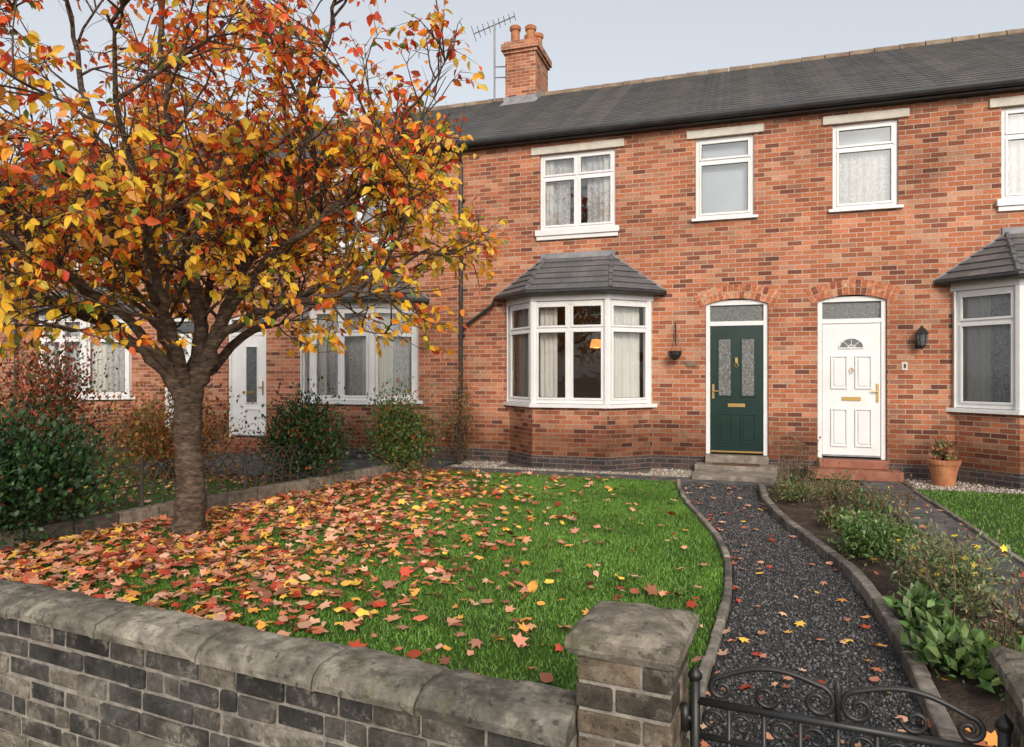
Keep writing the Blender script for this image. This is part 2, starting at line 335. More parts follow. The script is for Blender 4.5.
def house(xc,s,kind):
    X=lambda lx: xc+s*lx
    xa,xb=sorted((X(0),X(HW)))
    E=empty('brick_house',((xa+xb)/2,4,0))
    dx,bx,w1,w2=X(.82),X(3.37),X(3.38),X(1.0)
    ops=[(dx-.47,dx+.47,.2,2.73),(bx-1.12,bx+1.12,1.0,2.8),(w1-.65,w1+.65,4.0,5.3),(w2-.44,w2+.44,4.02,5.3)]
    Wl=MB(); xs=sorted({xa,xb,*[o[0] for o in ops],*[o[1] for o in ops]}); zs=sorted({-.05,5.62,*[o[2] for o in ops],*[o[3] for o in ops]})
    for i in range(len(xs)-1):
        for j in range(len(zs)-1):
            mx,mz=(xs[i]+xs[i+1])/2,(zs[j]+zs[j+1])/2
            if any(o[0]<mx<o[1] and o[2]<mz<o[3] for o in ops): continue
            Wl.quad((xs[i],0,zs[j]),(xs[i+1],0,zs[j]),(xs[i+1],0,zs[j+1]),(xs[i],0,zs[j+1]))
    for a,b_,c,d in ops:
        Wl.quad((a,0,c),(a,.25,c),(a,.25,d),(a,0,d)); Wl.quad((b_,.25,c),(b_,0,c),(b_,0,d),(b_,.25,d))
        Wl.quad((a,0,d),(b_,0,d),(b_,.25,d),(a,.25,d)); Wl.quad((a,.25,c),(b_,.25,c),(b_,0,c),(a,0,c))
    Wl.quad((xb,8,-.05),(xa,8,-.05),(xa,8,5.6),(xb,8,5.6))
    Wl.prism(baypoly(bx,0,.02),-.05,1.0)
    for q in (xa+.012,xb-.012): Wl.add([(q,.02,-.05),(q,7.98,-.05),(q,7.98,5.55),(q,4,7.85),(q,.02,5.55)],[(0,1,2,3,4)])
    Wl.obj('walls',mBrick,E)
    Pl=MB(); segs=sorted([(dx-.47,dx+.47),(bx-1.26,bx+1.26)]); cur=xa
    for a,b_ in segs: Pl.box(cur,-.012,-.05,a,.005,.22); cur=b_
    Pl.box(cur,-.012,-.05,xb,.005,.22); Pl.prism(baypoly(bx,.014,.004),-.05,.215); Pl.obj('plinth',mPlinth,E)
    I=MB()
    for z in (.27,2.83,2.97,5.55): I.quad((xa+.03,.02,z),(xb-.03,.02,z),(xb-.03,7.9,z),(xa+.03,7.9,z))
    for za,zb in ((.27,2.83),(2.97,5.55)):
        I.quad((xa+.03,3.4,za),(xb-.03,3.4,za),(xb-.03,3.4,zb),(xa+.03,3.4,zb)); q=X(1.62)
        I.quad((q,.26,za),(q,3.4,za),(q,3.4,zb),(q,.26,zb))
        for q in (xa+.03,xb-.03): I.quad((q,.26,za),(q,3.4,za),(q,3.4,zb),(q,.26,zb))
    I.obj('interior',mInside,E)
    F,G,C=MB(),MB(),MB()
    T1=lambda u,w,z:(w1-.65+u,.07-w,z); window(F,G,T1,1.3,4.0,5.3,2,4.9,gm=1)
    T2=lambda u,w,z:(w2-.44+u,.07-w,z); window(F,G,T2,.88,4.02,5.3,1,4.93,gm=1)
    if kind=='main':
        curtain(C,T1,.06,.50,4.06,5.22,-.09,.02,.1,0); curtain(C,T1,.80,1.24,4.06,5.22,-.09,.02,.1,0); curtain(C,T1,.06,1.24,4.9,5.22,-.14,.02,.08,1); curtain(C,T1,.06,.22,4.05,5.22,-.06,.015,.07,1); curtain(C,T1,1.08,1.24,4.05,5.22,-.06,.015,.07,1)
        C.quad(T2(.06,-.10,4.06),T2(.82,-.10,4.06),T2(.82,-.10,5.25),T2(.06,-.10,5.25),2)
    else:
        curtain(C,T1,.06,1.24,4.06,5.2,-.08,.02,.1,0)
        curtain(C,T2,.06,.82,4.05,4.95,-.08,.015,.1,0); C.quad(T2(.06,-.17,4.6),T2(.82,-.17,4.6),T2(.82,-.17,5.25),T2(.06,-.17,5.25),2)
    P=baypoly(bx,-.03,0)
    for k in range(3):
        a=Vector((*P[k],0)); b_=Vector((*P[k+1],0)); e=(b_-a); ln=e.length; e.normalize(); n=Vector((e.y,-e.x,0))
        T=(lambda a,e,n:(lambda u,w,z: tuple(a+e*u+n*w+Vector((0,0,z)))))(a,e,n)
        if k==1: window(F,G,T,ln,1.065,2.72,2,2.27,.06,.06)
        else: window(F,G,T,ln,1.065,2.72,1,2.27,.06)
        if kind=='main':
            if k==1: curtain(C,T,.06,.36,1.08,2.68,-.16,.025,.075,1)
            elif k==2: curtain(C,T,.1,.7,1.08,2.68,-.12,.025,.08,1)
            else: curtain(C,T,.0,.6,1.08,2.68,-.12,.025,.08,1)
        else:
            if k!=1:
                curtain(C,T,.05,ln*.5,1.08,2.68,-.07,.018,.08,1); curtain(C,T,ln*.5,ln-.05,1.08,2.68,-.08,.015,.10,0)
            else:
                curtain(C,T,.05,.25,1.08,2.68,-.075,.02,.08,1); curtain(C,T,ln-.25,ln-.05,1.08,2.68,-.075,.02,.08,1); curtain(C,T,.2,ln-.2,1.08,2.68,-.12,.02,.12,0)
    for q in (P[1],P[2]):
        F.prism([(q[0]+.068*math.cos(math.radians(r)),q[1]+.068*math.sin(math.radians(r))) for r in (22,67,112,157,202,247,292,337)],1.06,2.723)
    for q,sg in ((P[0],-1),(P[3],1)): F.box(q[0]-.03,-.075,1.06,q[0]+.05*sg+.0,.02,2.722)
    Td=lambda u,w,z:(dx+u,.1-w,z)
    F.tbox(Td,-.465,-.4,-.03,.06,.27,2.71); F.tbox(Td,.4,.465,-.03,.06,.27,2.71); F.tbox(Td,-.4,.4,-.03,.058,2.305,2.375); F.tbox(Td,-.4,.4,-.03,.06,2.63,2.71)
    G2=MB(); G2.quad(Td(-.4,.02,2.375),Td(.4,.02,2.375),Td(.4,.02,2.63),Td(-.4,.02,2.63)); G2.obj('fanlight_glass',mGlassDk,E)
    F.prism(baypoly(bx,.07,-.0),1.0,1.058); F.prism(baypoly(bx,.03,-.001),2.725,2.88)
    F.box(w1-.72,-.07,3.90,w1+.72,.05,3.997); F.box(w1-.70,-.045,3.83,w1+.70,-.001,3.897)
    F.box(w2-.5,-.06,3.975,w2+.5,.05,4.018)
    F.obj('window_frames',[mWhite,mGutter],E,bevel=.003,seg=1); G.obj('window_glass',[mGlass,mGlassUp],E); C.obj('curtains',[mNet,mDrape,mBlind],E,smooth=True)
    Ln=MB(); Ln.box(w1-.8,-.035,5.303,w1+.8,.1,5.43); Ln.box(w2-.58,-.035,5.303,w2+.58,.1,5.43); Ln.obj('lintels',mCream,E,bevel=.006)
    A=MB(); R=1.30; zc=2.73-R; n=15; th=math.asin(.56/R)
    def arc(a0,a1,r0,r1,y0,c):
        vs=[]
        for y in (y0,.1):
            vs+=[(dx+r0*math.sin(a0),y,zc+r0*math.cos(a0)),(dx+r0*math.sin(a1),y,zc+r0*math.cos(a1)),(dx+r1*math.sin(a1),y,zc+r1*math.cos(a1)),(dx+r1*math.sin(a0),y,zc+r1*math.cos(a0))]
        A.add(vs,BOXF,0,c)
    for i in range(n):
        a0=-th+2*th*i/n; a1=-th+2*th*(i+1)/n
        arc(a0,a1,R+.004,R+.222,-.002,(.44,.34,.25))
        c=random.choice(BP[1:]); arc(a0+.0045,a1-.0045,R,R+.107,-.006,c); c=random.choice(BP[1:]); arc(a0+.0045,a1-.0045,R+.117,R+.226,-.006,c)
    A.obj('door_arch',mArch,E,colors=True)
    if kind=='main': door_green(dx,E)
    else: door_white(dx,E,kind=='left')
    B=MB(); lo=baypoly(bx,.17,.0); z0,z1=2.885,3.52; tl=(bx-.58,-.01,z1); tr=(bx+.58,-.01,z1)
    p=[(q[0],q[1],z0) for q in lo]
    slates(B,p[1],p[2],tr,tl,6,lift=.022); slates(B,p[0],p[1],tl,tl,6,lift=.022); slates(B,p[2],p[3],tr,tr,6,lift=.022); B.add(p,[(0,1,2,3)])
    for q,t in ((p[1],tl),(p[2],tr)):
        q,t=Vector(q),Vector(t)
        for k in range(5): B.tube([q.lerp(t,k/5),q.lerp(t,(k+.97)/5)],[.045,.03],6,3)
    B.box(bx-.64,-.03,3.49,bx+.64,-.002,3.60,1)
    B.tube([p[0],tl],.024,5,1); B.tube([p[3],tr],.024,5,1)
    gp=[(q[0],q[1],z0-.03) for q in baypoly(bx,.16,-.03)]; B.tube(gp,.04,8,2)
    B.obj('bay_roof',[mSlate,mLead,mGutter,mHip],E)
    Rf=MB(); slates(Rf,(xa,-.15,5.62),(xb,-.15,5.62),(xb,RY,RZ),(xa,RY,RZ),25,lift=.024); slates(Rf,(xb,8.15,5.62),(xa,8.15,5.62),(xa,RY,RZ),(xb,RY,RZ),25,lift=.02)
    Rf.quad((xa,-.15,5.615),(xb,-.15,5.615),(xb,.0,5.615),(xa,.0,5.615),0)
    Rf.obj('roof',mSlate,E)
    Rg=MB(); x=xa
    while x<xb-.05:
        x2=min(xb,x+.45); Rg.tube([(x,RY,RZ-.03),(x2-.015,RY,RZ-.03)],[.115,.105],10,0); x=x2
    Rg.obj('ridge_tiles',mRidge,E)
    Gt=MB(); Gt.tube([(xa,-.2,5.58),(xb,-.2,5.58)],.058,10,0); Gt.box(xa,-.145,5.50,xb,-.02,5.6)
    px=X(HW)
    if s<0:
        Gt.tube([(px,-.2,5.55),(px,-.2,5.45),(px,-.06,5.28),(px,-.06,.12),(px,-.16,.04)],.036,10)
        for z in (1,2.2,3.4,4.6): Gt.tube([(px,-.06,z),(px,-.06,z+.06)],.045,10); Gt.box(px-.06,-.05,z+.01,px+.06,-.0,z+.05)
        e=baypoly(bx,.16,-.05)[0]; Gt.tube([(e[0],-.08,2.84),(e[0]-.05,-.07,2.74),(px+.12,-.06,2.42),(px,-.06,2.3)],.03,8)
    Gt.obj('gutter_and_downpipe',mGutter,E)
    S=MB()
    S.box(dx-.62,-.36,0,dx+.62,-.002,.14); S.box(dx-.47,-.14,.142,dx+.47,.1,.268); S.obj('door_step',mRedStep if kind!='main' else mStep,E,bevel=.012)
    if s<0:
        K=MB(); cx=X(HW); K.box(cx-.36,3.45,6.7,cx+.36,4.5,8.82); K.box(cx-.40,3.41,8.82,cx+.40,4.54,8.89); K.box(cx-.44,3.37,8.89,cx+.44,4.58,9.03); K.box(cx-.39,3.42,9.03,cx+.39,4.53,9.10)
        K.obj('chimney_stack',mBrick,E)
        K=MB()
        for (ox,oy,hh) in ((-.2,3.7,0),(.17,3.7,-.05),(-.02,4.25,.03),(.2,4.2,0)):
            K.lathe(cx+ox,oy,[(.15,9.06),(.13,9.12),(.105,9.16),(.10,9.44+hh),(.125,9.46+hh),(.135,9.53+hh),(.105,9.56+hh),(.085,9.42)],16,0)
        zf=5.62+(3.44+.15)/(RY+.15)*(RZ-5.62)
        K.box(cx-.40,3.43,zf-.1,cx+.40,3.447,zf+.16,1); K.add([(cx-.42,3.2,zf-.11),(cx+.42,3.2,zf-.11),(cx+.42,3.44,zf+.05),(cx-.42,3.44,zf+.05)],[(0,1,2,3)],1)
        for sg in (-1,1):
            K.add([(cx+sg*.365,3.44,zf-.1),(cx+sg*.365,4.0,RZ-.05),(cx+sg*.365,4.0,RZ+.16),(cx+sg*.365,3.44,zf+.16)],[(0,1,2,3)],1)
        K.obj('chimney_pots',[mTerra,mLead],E,smooth=False)
    return E
PC=.82; PER=2*HW
house(PC,-1,'main'); house(PC,1,'right')
house(PC-PER,1,'left'); house(PC-PER,-1,'far'); house(PC-2*PER,1,'far'); house(PC-2*PER,-1,'far'); house(PC+PER,-1,'far'); house(PC+PER,1,'far')

E=empty('ceiling_lamp',(-2.42,1.0,2.1)); K=MB()
K.lathe(-2.42,1.0,[(.13,2.02),(.09,2.17),(.02,2.18)],16,0); K.tube([(-2.42,1,2.17),(-2.42,1,2.83)],.006,6,1)
mSh=M('lamp_shade',.8,.1,(.7,.35,.12))[0]; bb=mSh.node_tree.nodes['Principled BSDF']; bb.inputs['Emission Color'].default_value=(1,.36,.08,1); bb.inputs['Emission Strength'].default_value=1.2
K.obj('lamp_shade',[mSh,mBlack],E,smooth=True)
pl=bpy.data.lights.new('bulb','POINT'); pl.energy=16; pl.color=(1,.5,.2); pl.shadow_soft_size=.05; po=bpy.data.objects.new('bulb',pl); COL.objects.link(po); po.parent=E; po.location=(0,0,-.16)

K=MB(); ax,ay=-5.36,3.7
K.tube([(ax,ay,7.9),(ax,ay,9.72)],.022,6); K.tube([(ax,ay,8.45),(ax+.36,ay+.1,8.45)],.015,5); K.tube([(ax,ay,8.7),(ax+.36,ay+.1,8.7)],.015,5)
b0=Vector((ax-.48,ay-.1,9.5)); b1=Vector((ax+.46,ay+.1,9.86)); K.tube([b0,b1],.014,6)
for i in range(9):
    p=b0.lerp(b1,i/8); d=Vector((.03,-.2,.04))*(1.0 if i else 1.3)*(1-.04*i); K.tube([p-d,p+d],.008,5)
K.obj('tv_antenna',M('aluminium',.4,.5,(.2,.2,.21))[0],origin=(ax,ay,8.2))

# ------------------------------------------------------------ ground
mSoil=noisemat('soil',[(.3,(.03,.021,.015)),(.5,(.06,.042,.03)),(.7,(.11,.08,.055))],6,.95,.9,.03,30)
mAsph=noisemat('asphalt',[(.3,g(.035)),(.5,g(.055)),(.7,g(.085))],30,.9,.6,.008,150)
mPave=brickmat('paving',[(.16,.155,.15),(.2,.19,.18),(.24,.225,.21)],(.07,.065,.06),bw=.9,bh=.6,ms=.008,stain=.6,rough=.85)
mGreyPath=noisemat('grey_path',[(.3,(.05,.05,.052)),(.5,(.085,.083,.083)),(.7,(.15,.145,.14))],5,.9,.6,.008,90)
mLawn=noisemat('lawn_soil',[(.3,(.02,.05,.008)),(.7,(.055,.11,.018))],14,.9,.8,.02,60)
mGrav=noisemat('gravel_base',[(.3,g(.03)),(.5,g(.06)),(.7,g(.11))],70,.9,1,.02,110)
mGravL=noisemat('pale_gravel_base',[(.3,(.08,.07,.06)),(.7,(.26,.22,.18))],70,.9,1,.02,110)
def wy(x): return -9.11-.0968*(x+.5)
def lx(y): return -4.62+.205*y
K=MB(); K.quad((-600,-600,-.37),(600,-600,-.37),(600,600,-.37),(-600,600,-.37)); K.obj('ground',mAsph)
K=MB(); K.prism([(-34,wy(-34)),(18,wy(18)),(18,9),(-34,9)],-.36,-.02); K.obj('garden_terrace',mSoil)
K=MB(); K.prism([(-34,-12.3),(18,-12.3),(18,wy(18)),(-34,wy(-34))],-.365,-.35); K.obj('pavement',mPave)
K=MB(); 
for i in range(57): K.box(-34+i*.915,-12.44,-.5,-34+i*.915+.905,-12.31,-.342)
K.obj('kerb',mStep,bevel=.015)
YL=np.array([-9.4,-8.22,-7.83,-7.15,-6.4,-5.505,-4.67,-3.58,-2.72,-1.59,-1.25]); XL=np.array([-.15,-.15,-.141,-.08,-.02,-.025,-.126,-.376,-.583,-.74,-.76])
YR=np.array([-9.4,-8.05,-7.265,-6.5,-5.64,-4.85,-3.96,-2.76,-1.44,-1.25]); XR=np.array([.74,.80,.835,.86,.82,.67,.463,.297,.267,.267])
yy=np.linspace(-9.4,-1.25,100)
def sm(a): 
    p=np.pad(a,6,mode='edge'); return np.convolve(p,np.hanning(13)/np.hanning(13).sum(),'valid')
xl=sm(np.interp(yy,YL,XL)); xr=sm(np.interp(yy,YR,XR))
PL=lambda y:np.interp(y,yy,xl); PR=lambda y:np.interp(y,yy,xr)
def strip(name,ya,xa,yb,xb,z,mat):
    K=MB(); n=len(ya); K.add([(xa[i],ya[i],z) for i in range(n)]+[(xb[i],yb[i],z) for i in range(n)],[(i,n+i,n+i+1,i+1) for i in range(n-1)]); return K.obj(name,mat)
strip('gravel_path',yy,xl,yy,xr,-.008,mGrav)
yl=np.linspace(-9.1,-1.3,80)
strip('lawn',np.maximum(yl,[max(wy(lx(v)),-20) for v in yl]),[lx(v)+.05 for v in yl],yl,PL(yl)-.03,0,mLawn)
K=MB(); K.prism([(lx(-1.3),-1.3),(-.76,-1.3),(.27,-1.25),(1.68,-1.2),(1.68,-.85),(-4.6,-.85)],-.016,.006); K.obj('paved_path',mGreyPath)
K=MB(); K.prism([(-4.6,-.85),(-.62,-.85),(-.62,-.0),(-4.6,-.0)],-.016,-.004); K.prism([(.7,-.85),(1.02,-.85),(1.02,0),(.7,0)],-.016,-.004);K.prism([(2.27,-.9),(9,-.9),(9,0),(2.27,0)],-.016,-.004); K.obj('pale_gravel_strip',mGravL)
K=MB(); K.prism([(1.68,-9.5),(2.2,-9.5),(2.2,-.37),(1.68,-.37)],-.016,.004); K.obj('concrete_path',mGreyPath)
K=MB(); K.prism([(2.24,wy(2.24)),(8,wy(8)),(8,-.95),(2.24,-.95)],-.016,.0); K.obj('lawn',mLawn)
K=MB(); K.prism([(-12,wy(-12)),(lx(-8.5)-.2,wy(-6.5)),(lx(-3.5)-.4,-3.2),(-8.8,-2.8),(-8.8,-1),(-12,-1)],-.016,.0); K.obj('lawn',mLawn)
K=MB(); K.prism([(-9.8,-2.6),(-4.9,-2.6),(-4.7,-.9),(-4.7,0),(-9.8,0)],-.016,.006); K.obj('paved_path',mGreyPath)
K=MB(); K.box(-.62,-1.02,.0,.62,-.365,.075); K.obj('door_slab',mStep,bevel=.012)
K=MB(); K.box(-.34,-.335,.142,.34,-.15,.16); K.obj('doormat',mMat,bevel=.004)
K=MB(); K.prism([(-.15,-9.42),(.74,-9.45),(.74,-9.0),(-.15,-9.0)],-.35,-.004); K.obj('gate_step',mStep,bevel=.01)
n=60; K=MB(); vs=[]
for i in range(n):
    y=-9.0+7.7*i/(n-1)
    for j in range(11):
        a=float(PR(y))+.07; x=a+(1.64-a)*j/10; h=.06*math.sin(math.pi*j/10)**.6+.04*noise.noise(Vector((x*6,y*6,0)))+.02*noise.noise(Vector((x*17,y*17,0))); vs.append((x,y,-.01+max(0,h)))
K.add(vs,[(i*11+j,i*11+j+1,(i+1)*11+j+1,(i+1)*11+j) for i in range(n-1) for j in range(10)]); K.obj('flower_bed_soil',mSoil,smooth=True)
def edging(name,pts,w,h,seg,mat,cols):
    K=MB(); P=[Vector((a,b,0)) for a,b in pts]; cur=P[0]; i=1; out=[P[0]]
    while i<len(P):
        d=(P[i]-cur).length
        if d>=seg: cur=cur+(P[i]-cur).normalized()*seg; out.append(cur)
        else: i+=1
    for a,b in zip(out[:-1],out[1:]):
        e=(b-a); ln=e.length; e.normalize(); nn=Vector((-e.y,e.x,0)); hh=h+random.uniform(-.008,.008); j=random.uniform(-.006,.006)
        T=lambda u,ww,z:tuple(a+e*u+nn*(ww+j)+Vector((0,0,z)))
        c=random.choice(cols); k=random.uniform(.8,1.2); c=tuple(v*k for v in c)
        K.tbox(T,.004,ln-.004,-w/2,w/2,-.1,hh,0,c)
    return K.obj(name,mat,bevel=.012,colors=True,seg=2)
gc=[(.17,.15,.13),(.22,.195,.165),(.13,.118,.105)]
edging('path_edging',[(PL(v)-.03,v) for v in yy[5:]],.055,.045,.3,mEdge,gc)
edging('path_edging',[(PR(v)+.04,v) for v in yy[5:]],.08,.075,.3,mEdge,gc)
edging('path_edging',[(1.66,-9.2),(1.66,-1.3)],.05,.04,.9,mEdge,gc)
edging('path_edging',[(2.22,-9.2),(2.22,-.95)],.05,.03,.9,mEdge,gc)
edging('garden_boundary_wall',[(lx(-8.55),-8.55),(lx(-1.0),-1.0)],.13,.17,.42,mEdge,[(.17,.14,.11),(.23,.19,.15),(.12,.10,.085)])

# ------------------------------------------------------------ front wall
scol=[(.048,.046,.046),(.075,.070,.067),(.105,.096,.088),(.145,.131,.117),(.062,.059,.057),(.175,.155,.133),(.09,.08,.071),(.122,.111,.10)]
mMort=noisemat('wall_mortar',[(.3,(.14,.125,.108)),(.7,(.31,.28,.24))],20,.95,.8,.01)
U=Vector((.9953,-.0964,0)); V_=Vector((.0964,.9953,0))
def wallseg(name,x0,x1):
    a=Vector((x0,wy(x0),0)); ln=(x1-x0)/U.x; T=lambda u,w,z: tuple(a+U*u-V_*w+Vector((0,0,z)))
    E=empty(name,tuple(a+U*(ln/2)+Vector((0,0,-.36))))
    K=MB(); K.tbox(T,0,ln,-.088,.090,-.37,.385); K.obj('mortar',mMort,E)
    K=MB(); z=-.36
    while z<.36:
        h=.0905
        for side in (1,-1):
            u=-random.uniform(0,.2)
            while u<ln:
                w=random.choice([.10,.15,.2,.22,.25,.3]); u1=min(ln,u+w); u0=max(0,u)
                if u1-u0>.03:
                    c=random.choice(scol); k=random.uniform(.75,1.3); c=tuple(v*k for v in c); p=random.uniform(.093,.106)
                    r_=lambda:random.uniform(.0035,.0085)
                    ww=(.02,p) if side>0 else (-p,-.02); q0=T(u0+r_(),ww[1],z+r_()); a0,a1,b0_,b1_=u0+r_(),u1-r_(),z+r_(),z+h-r_()
                    # slightly irregular quadrilateral face per stone
                    j=lambda:random.uniform(-.0035,.0035)
                    fr_=[(a0+j(),b0_+j()),(a1+j(),b0_+j()),(a1+j(),b1_+j()),(a0+j(),b1_+j())]
                    yo,yi=(ww[1],ww[0]) if side>0 else (ww[0],ww[1])
                    K.add([T(uu,yo,zz) for uu,zz in fr_]+[T(uu,yi,zz) for uu,zz in fr_],[(0,1,2,3),(7,6,5,4),(0,4,5,1),(1,5,6,2),(2,6,7,3),(3,7,4,0)],0,c)
                u+=w
        z+=h+.0022
    K.obj('stone_blocks',mStone,E,bevel=.008,colors=True,seg=2)
    K=MB(); u=0
    prof=[(-.135,.390),(-.14,.420),(-.125,.448),(-.075,.470),(0,.476),(.075,.470),(.125,.448),(.14,.420),(.135,.390)]
    while u<ln-.02:
        w=random.uniform(.38,.62); u1=min(ln,u+w); 
        if ln-u1<.25: u1=ln
        c=random.choice([(.21,.192,.168),(.255,.233,.202),(.18,.168,.15)]); ns=22; vs=[]; dz=random.uniform(-.004,.004)
        for i in range(ns+1):
            f=i/ns; uu=u+.004+(u1-u-.008)*f; edge=.008 if i in (0,ns) else 0
            for pw,pz in prof:
                q=Vector((uu*3,pw*9,pz*9)); d=noise.noise(q*1.6)*.010+noise.noise(q*5)*.007
                vs.append(T(uu,pw*(1-edge*3)+d*(1 if pw>0 else -1),pz-edge+dz+d*.8))
        m=len(prof); fs=[(i*m+j,(i+1)*m+j,(i+1)*m+j+1,i*m+j+1) for i in range(ns) for j in range(m-1)]
        fs+=[(i*m,i*m+m-1,(i+1)*m+m-1,(i+1)*m) for i in range(ns)]+[tuple(range(m)),tuple(range((ns+1)*m-1,ns*m-1,-1))]
        K.add(vs,fs,0,c); u=u1
    K.obj('coping',mCope,E,smooth=False,colors=True)
    return E
wallseg('stone_wall',-16,-.485); wallseg('stone_wall',1.05,9)
def pillar(x,y):
    E=empty('gate_pillar',(x,y,-.36)); c=Vector((x,y,0)); h=.152
    T=lambda u,w,z: tuple(c+U*u-V_*w+Vector((0,0,z)))
    K=MB(); K.tbox(T,-h+.007,h-.007,-h+.007,h-.007,-.37,.67); K.obj('mortar',mMort,E)
    K=MB(); z=-.36; r=0
    while z<.62:
        hh=.083; s1=random.uniform(-.06,.06)
        parts=[(-h,s1,-h,h),(s1,h,-h,h)] if r%2 else [(-h,h*random.uniform(.1,.5),-h,0),(h*.3,h,-h,0),(-h,-h*.2,0,h),(-h*.2,h,0,h)]
        if not r%2: parts[1]=(parts[0][1],h,-h,0)
        for a,b,cc,d in parts:
            k=random.uniform(.9,1.35); cl_=tuple(v*k*t for v,t in zip(random.choice(scol[1:]),(1.12,1,.88))); j=random.uniform(0,.007)
            K.tbox(T,a+(0 if a>-h else -j)+.004,b+(j if b>=h else 0)-.004,cc+.004,d-.004+(j if d>=h else 0),z+.005,min(.655,z+hh-.004),0,cl_)
        z+=hh+.0015; r+=1
    K.obj('stone_blocks',mStone,E,bevel=.008,colors=True)
    K=MB(); n=16; H=.18
    def pt(i,j):
        u=-H+2*H*i/n; w=-H+2*H*j/n; e=max(abs(u),abs(w))/H
        z=.730+.04*(1-e)-(.012 if e>.98 else 0)
        q=Vector((u*8+x,w*8,0)); return (u*(1+.03*noise.noise(q)),w*(1+.03*noise.noise(q+Vector((5,0,0)))),z+.009*noise.noise(q*1.5)+.006*noise.noise(q*5))
    top=[T(*pt(i,j)) for i in range(n+1) for j in range(n+1)]
    fs=[(i*(n+1)+j,i*(n+1)+j+1,(i+1)*(n+1)+j+1,(i+1)*(n+1)+j) for i in range(n) for j in range(n)]
    ring=[(i,0) for i in range(n)]+[(n,j) for j in range(n)]+[(i,n) for i in range(n,0,-1)]+[(0,j) for j in range(n,0,-1)]
    o=len(top); vs=top+[T((-H+2*H*i/n)*1.0,(-H+2*H*j/n)*1.0,.68+.004*random.random()) for i,j in ring]+[T((-H+2*H*i/n)*.93,(-H+2*H*j/n)*.93,.66) for i,j in ring]; R=len(ring)
    for k in range(R):
        a=ring[k][0]*(n+1)+ring[k][1]; b=ring[(k+1)%R][0]*(n+1)+ring[(k+1)%R][1]
        fs+=[(a,b,o+(k+1)%R,o+k),(o+k,o+(k+1)%R,o+R+(k+1)%R,o+R+k)]
    fs.append(tuple(o+R+k for k in range(R)))
    K.add(vs,fs,0,(.24,.212,.18)); K.obj('cap_stone',mCope,E,colors=True)
pillar(-.32,-9.03); pillar(.885,-9.10)

# ------------------------------------------------------------ gate
G0=Vector((-.145,-9.05,0)); G1=Vector((.715,-9.11,0)); ge=(G1-G0); gl=ge.length; ge.normalize(); gn=Vector((ge.y,-ge.x,0))
P=lambda u,z,w=0: tuple(G0+ge*u+gn*w+Vector((0,0,z)))
K=MB()
for z,r in ((.51,.013),(.40,.010),(.06,.012)): K.tube([P(.02,z),P(gl-.02,z)],r,8)
for u in (.02,gl-.02): K.tube([P(u,.0),P(u,.58)],.016,8); K.tube([P(u,.58),P(u,.595),P(u,.62)],[.022,.022,.004],8)
for i in range(1,8):
    u=.02+(gl-.04)*i/8; K.tube([P(u,.06),P(u,.51)],.0085,6)
def spiral(u0,z0,r0,turns,a0,dirn,n=26): 
    return [(u0+r0*(1-.8*i/n)*math.cos(a0+dirn*turns*6.283*i/n),z0+r0*(1-.8*i/n)*math.sin(a0+dirn*turns*6.283*i/n)) for i in range(n+1)]
mid=gl/2
for sg in (-1,1):
    f=lambda u,z:P(mid+sg*u,z)
    s1=spiral(.055,.57,.05,1.3,math.pi/2,1) ; s2=spiral(.33,.56,.038,1.3,-math.pi/2+3.14,-1)
    arc=[(.055+(.33-.055)*t,.62-.022*t+.035*math.sin(math.pi*t)) for t in [i/12 for i in range(1,12)]]
    K.tube([f(u,z) for u,z in s1[::-1]+arc+s2],.0085,6)
    K.tube([f(u,z) for u,z in spiral(.2,.56,.038,1.2,math.pi,1)],.007,6)
    for q,a0,dd in ((.06,0,1),(.16,math.pi,-1),(.27,0,1),(.36,math.pi,-1)): K.tube([f(u,z) for u,z in spiral(q,.455,.036,1.1,a0,dd)],.006,6)
K.tube([P(mid,.51),P(mid,.62),P(mid,.65)],[.008,.012,.002],6)
for z in (.12,.45):
    K.tube([P(-.035,z,.0),P(.02,z)],.012,6); K.tube([P(-.012,z-.04),P(-.012,z+.04)],.016,8)
K.tube([P(gl-.05,.43,.02),P(gl+.05,.43,.02)],.009,6)
K.obj('iron_gate',mBlack,origin=(.3,-9.09,0),smooth=True)

K=MB()
for i in range(36):
    y=-8.3+i*.13; a=[]
    for t in range(11):
        q=math.pi*t/10; yy2=y+.2*(1-math.cos(q)); a.append((lx(yy2)-.02,yy2,.14+.48*math.sin(q)**.7))
    K.tube(a,.0065,5)
for z in (.24,.40): K.tube([(lx(-8.3)-.02,-8.3,z),(lx(-3.3)-.02,-3.3,z)],.006,5)
for i in range(5): y=-8.3+i*1.25; K.tube([(lx(y)-.02,y,0),(lx(y)-.02,y,.68)],.018,6)
K.obj('wire_fence',noisemat('fence_wire',[(.3,(.04,.036,.032)),(.7,(.08,.07,.06))],5,.7,0),origin=(lx(-6),-6,.1))

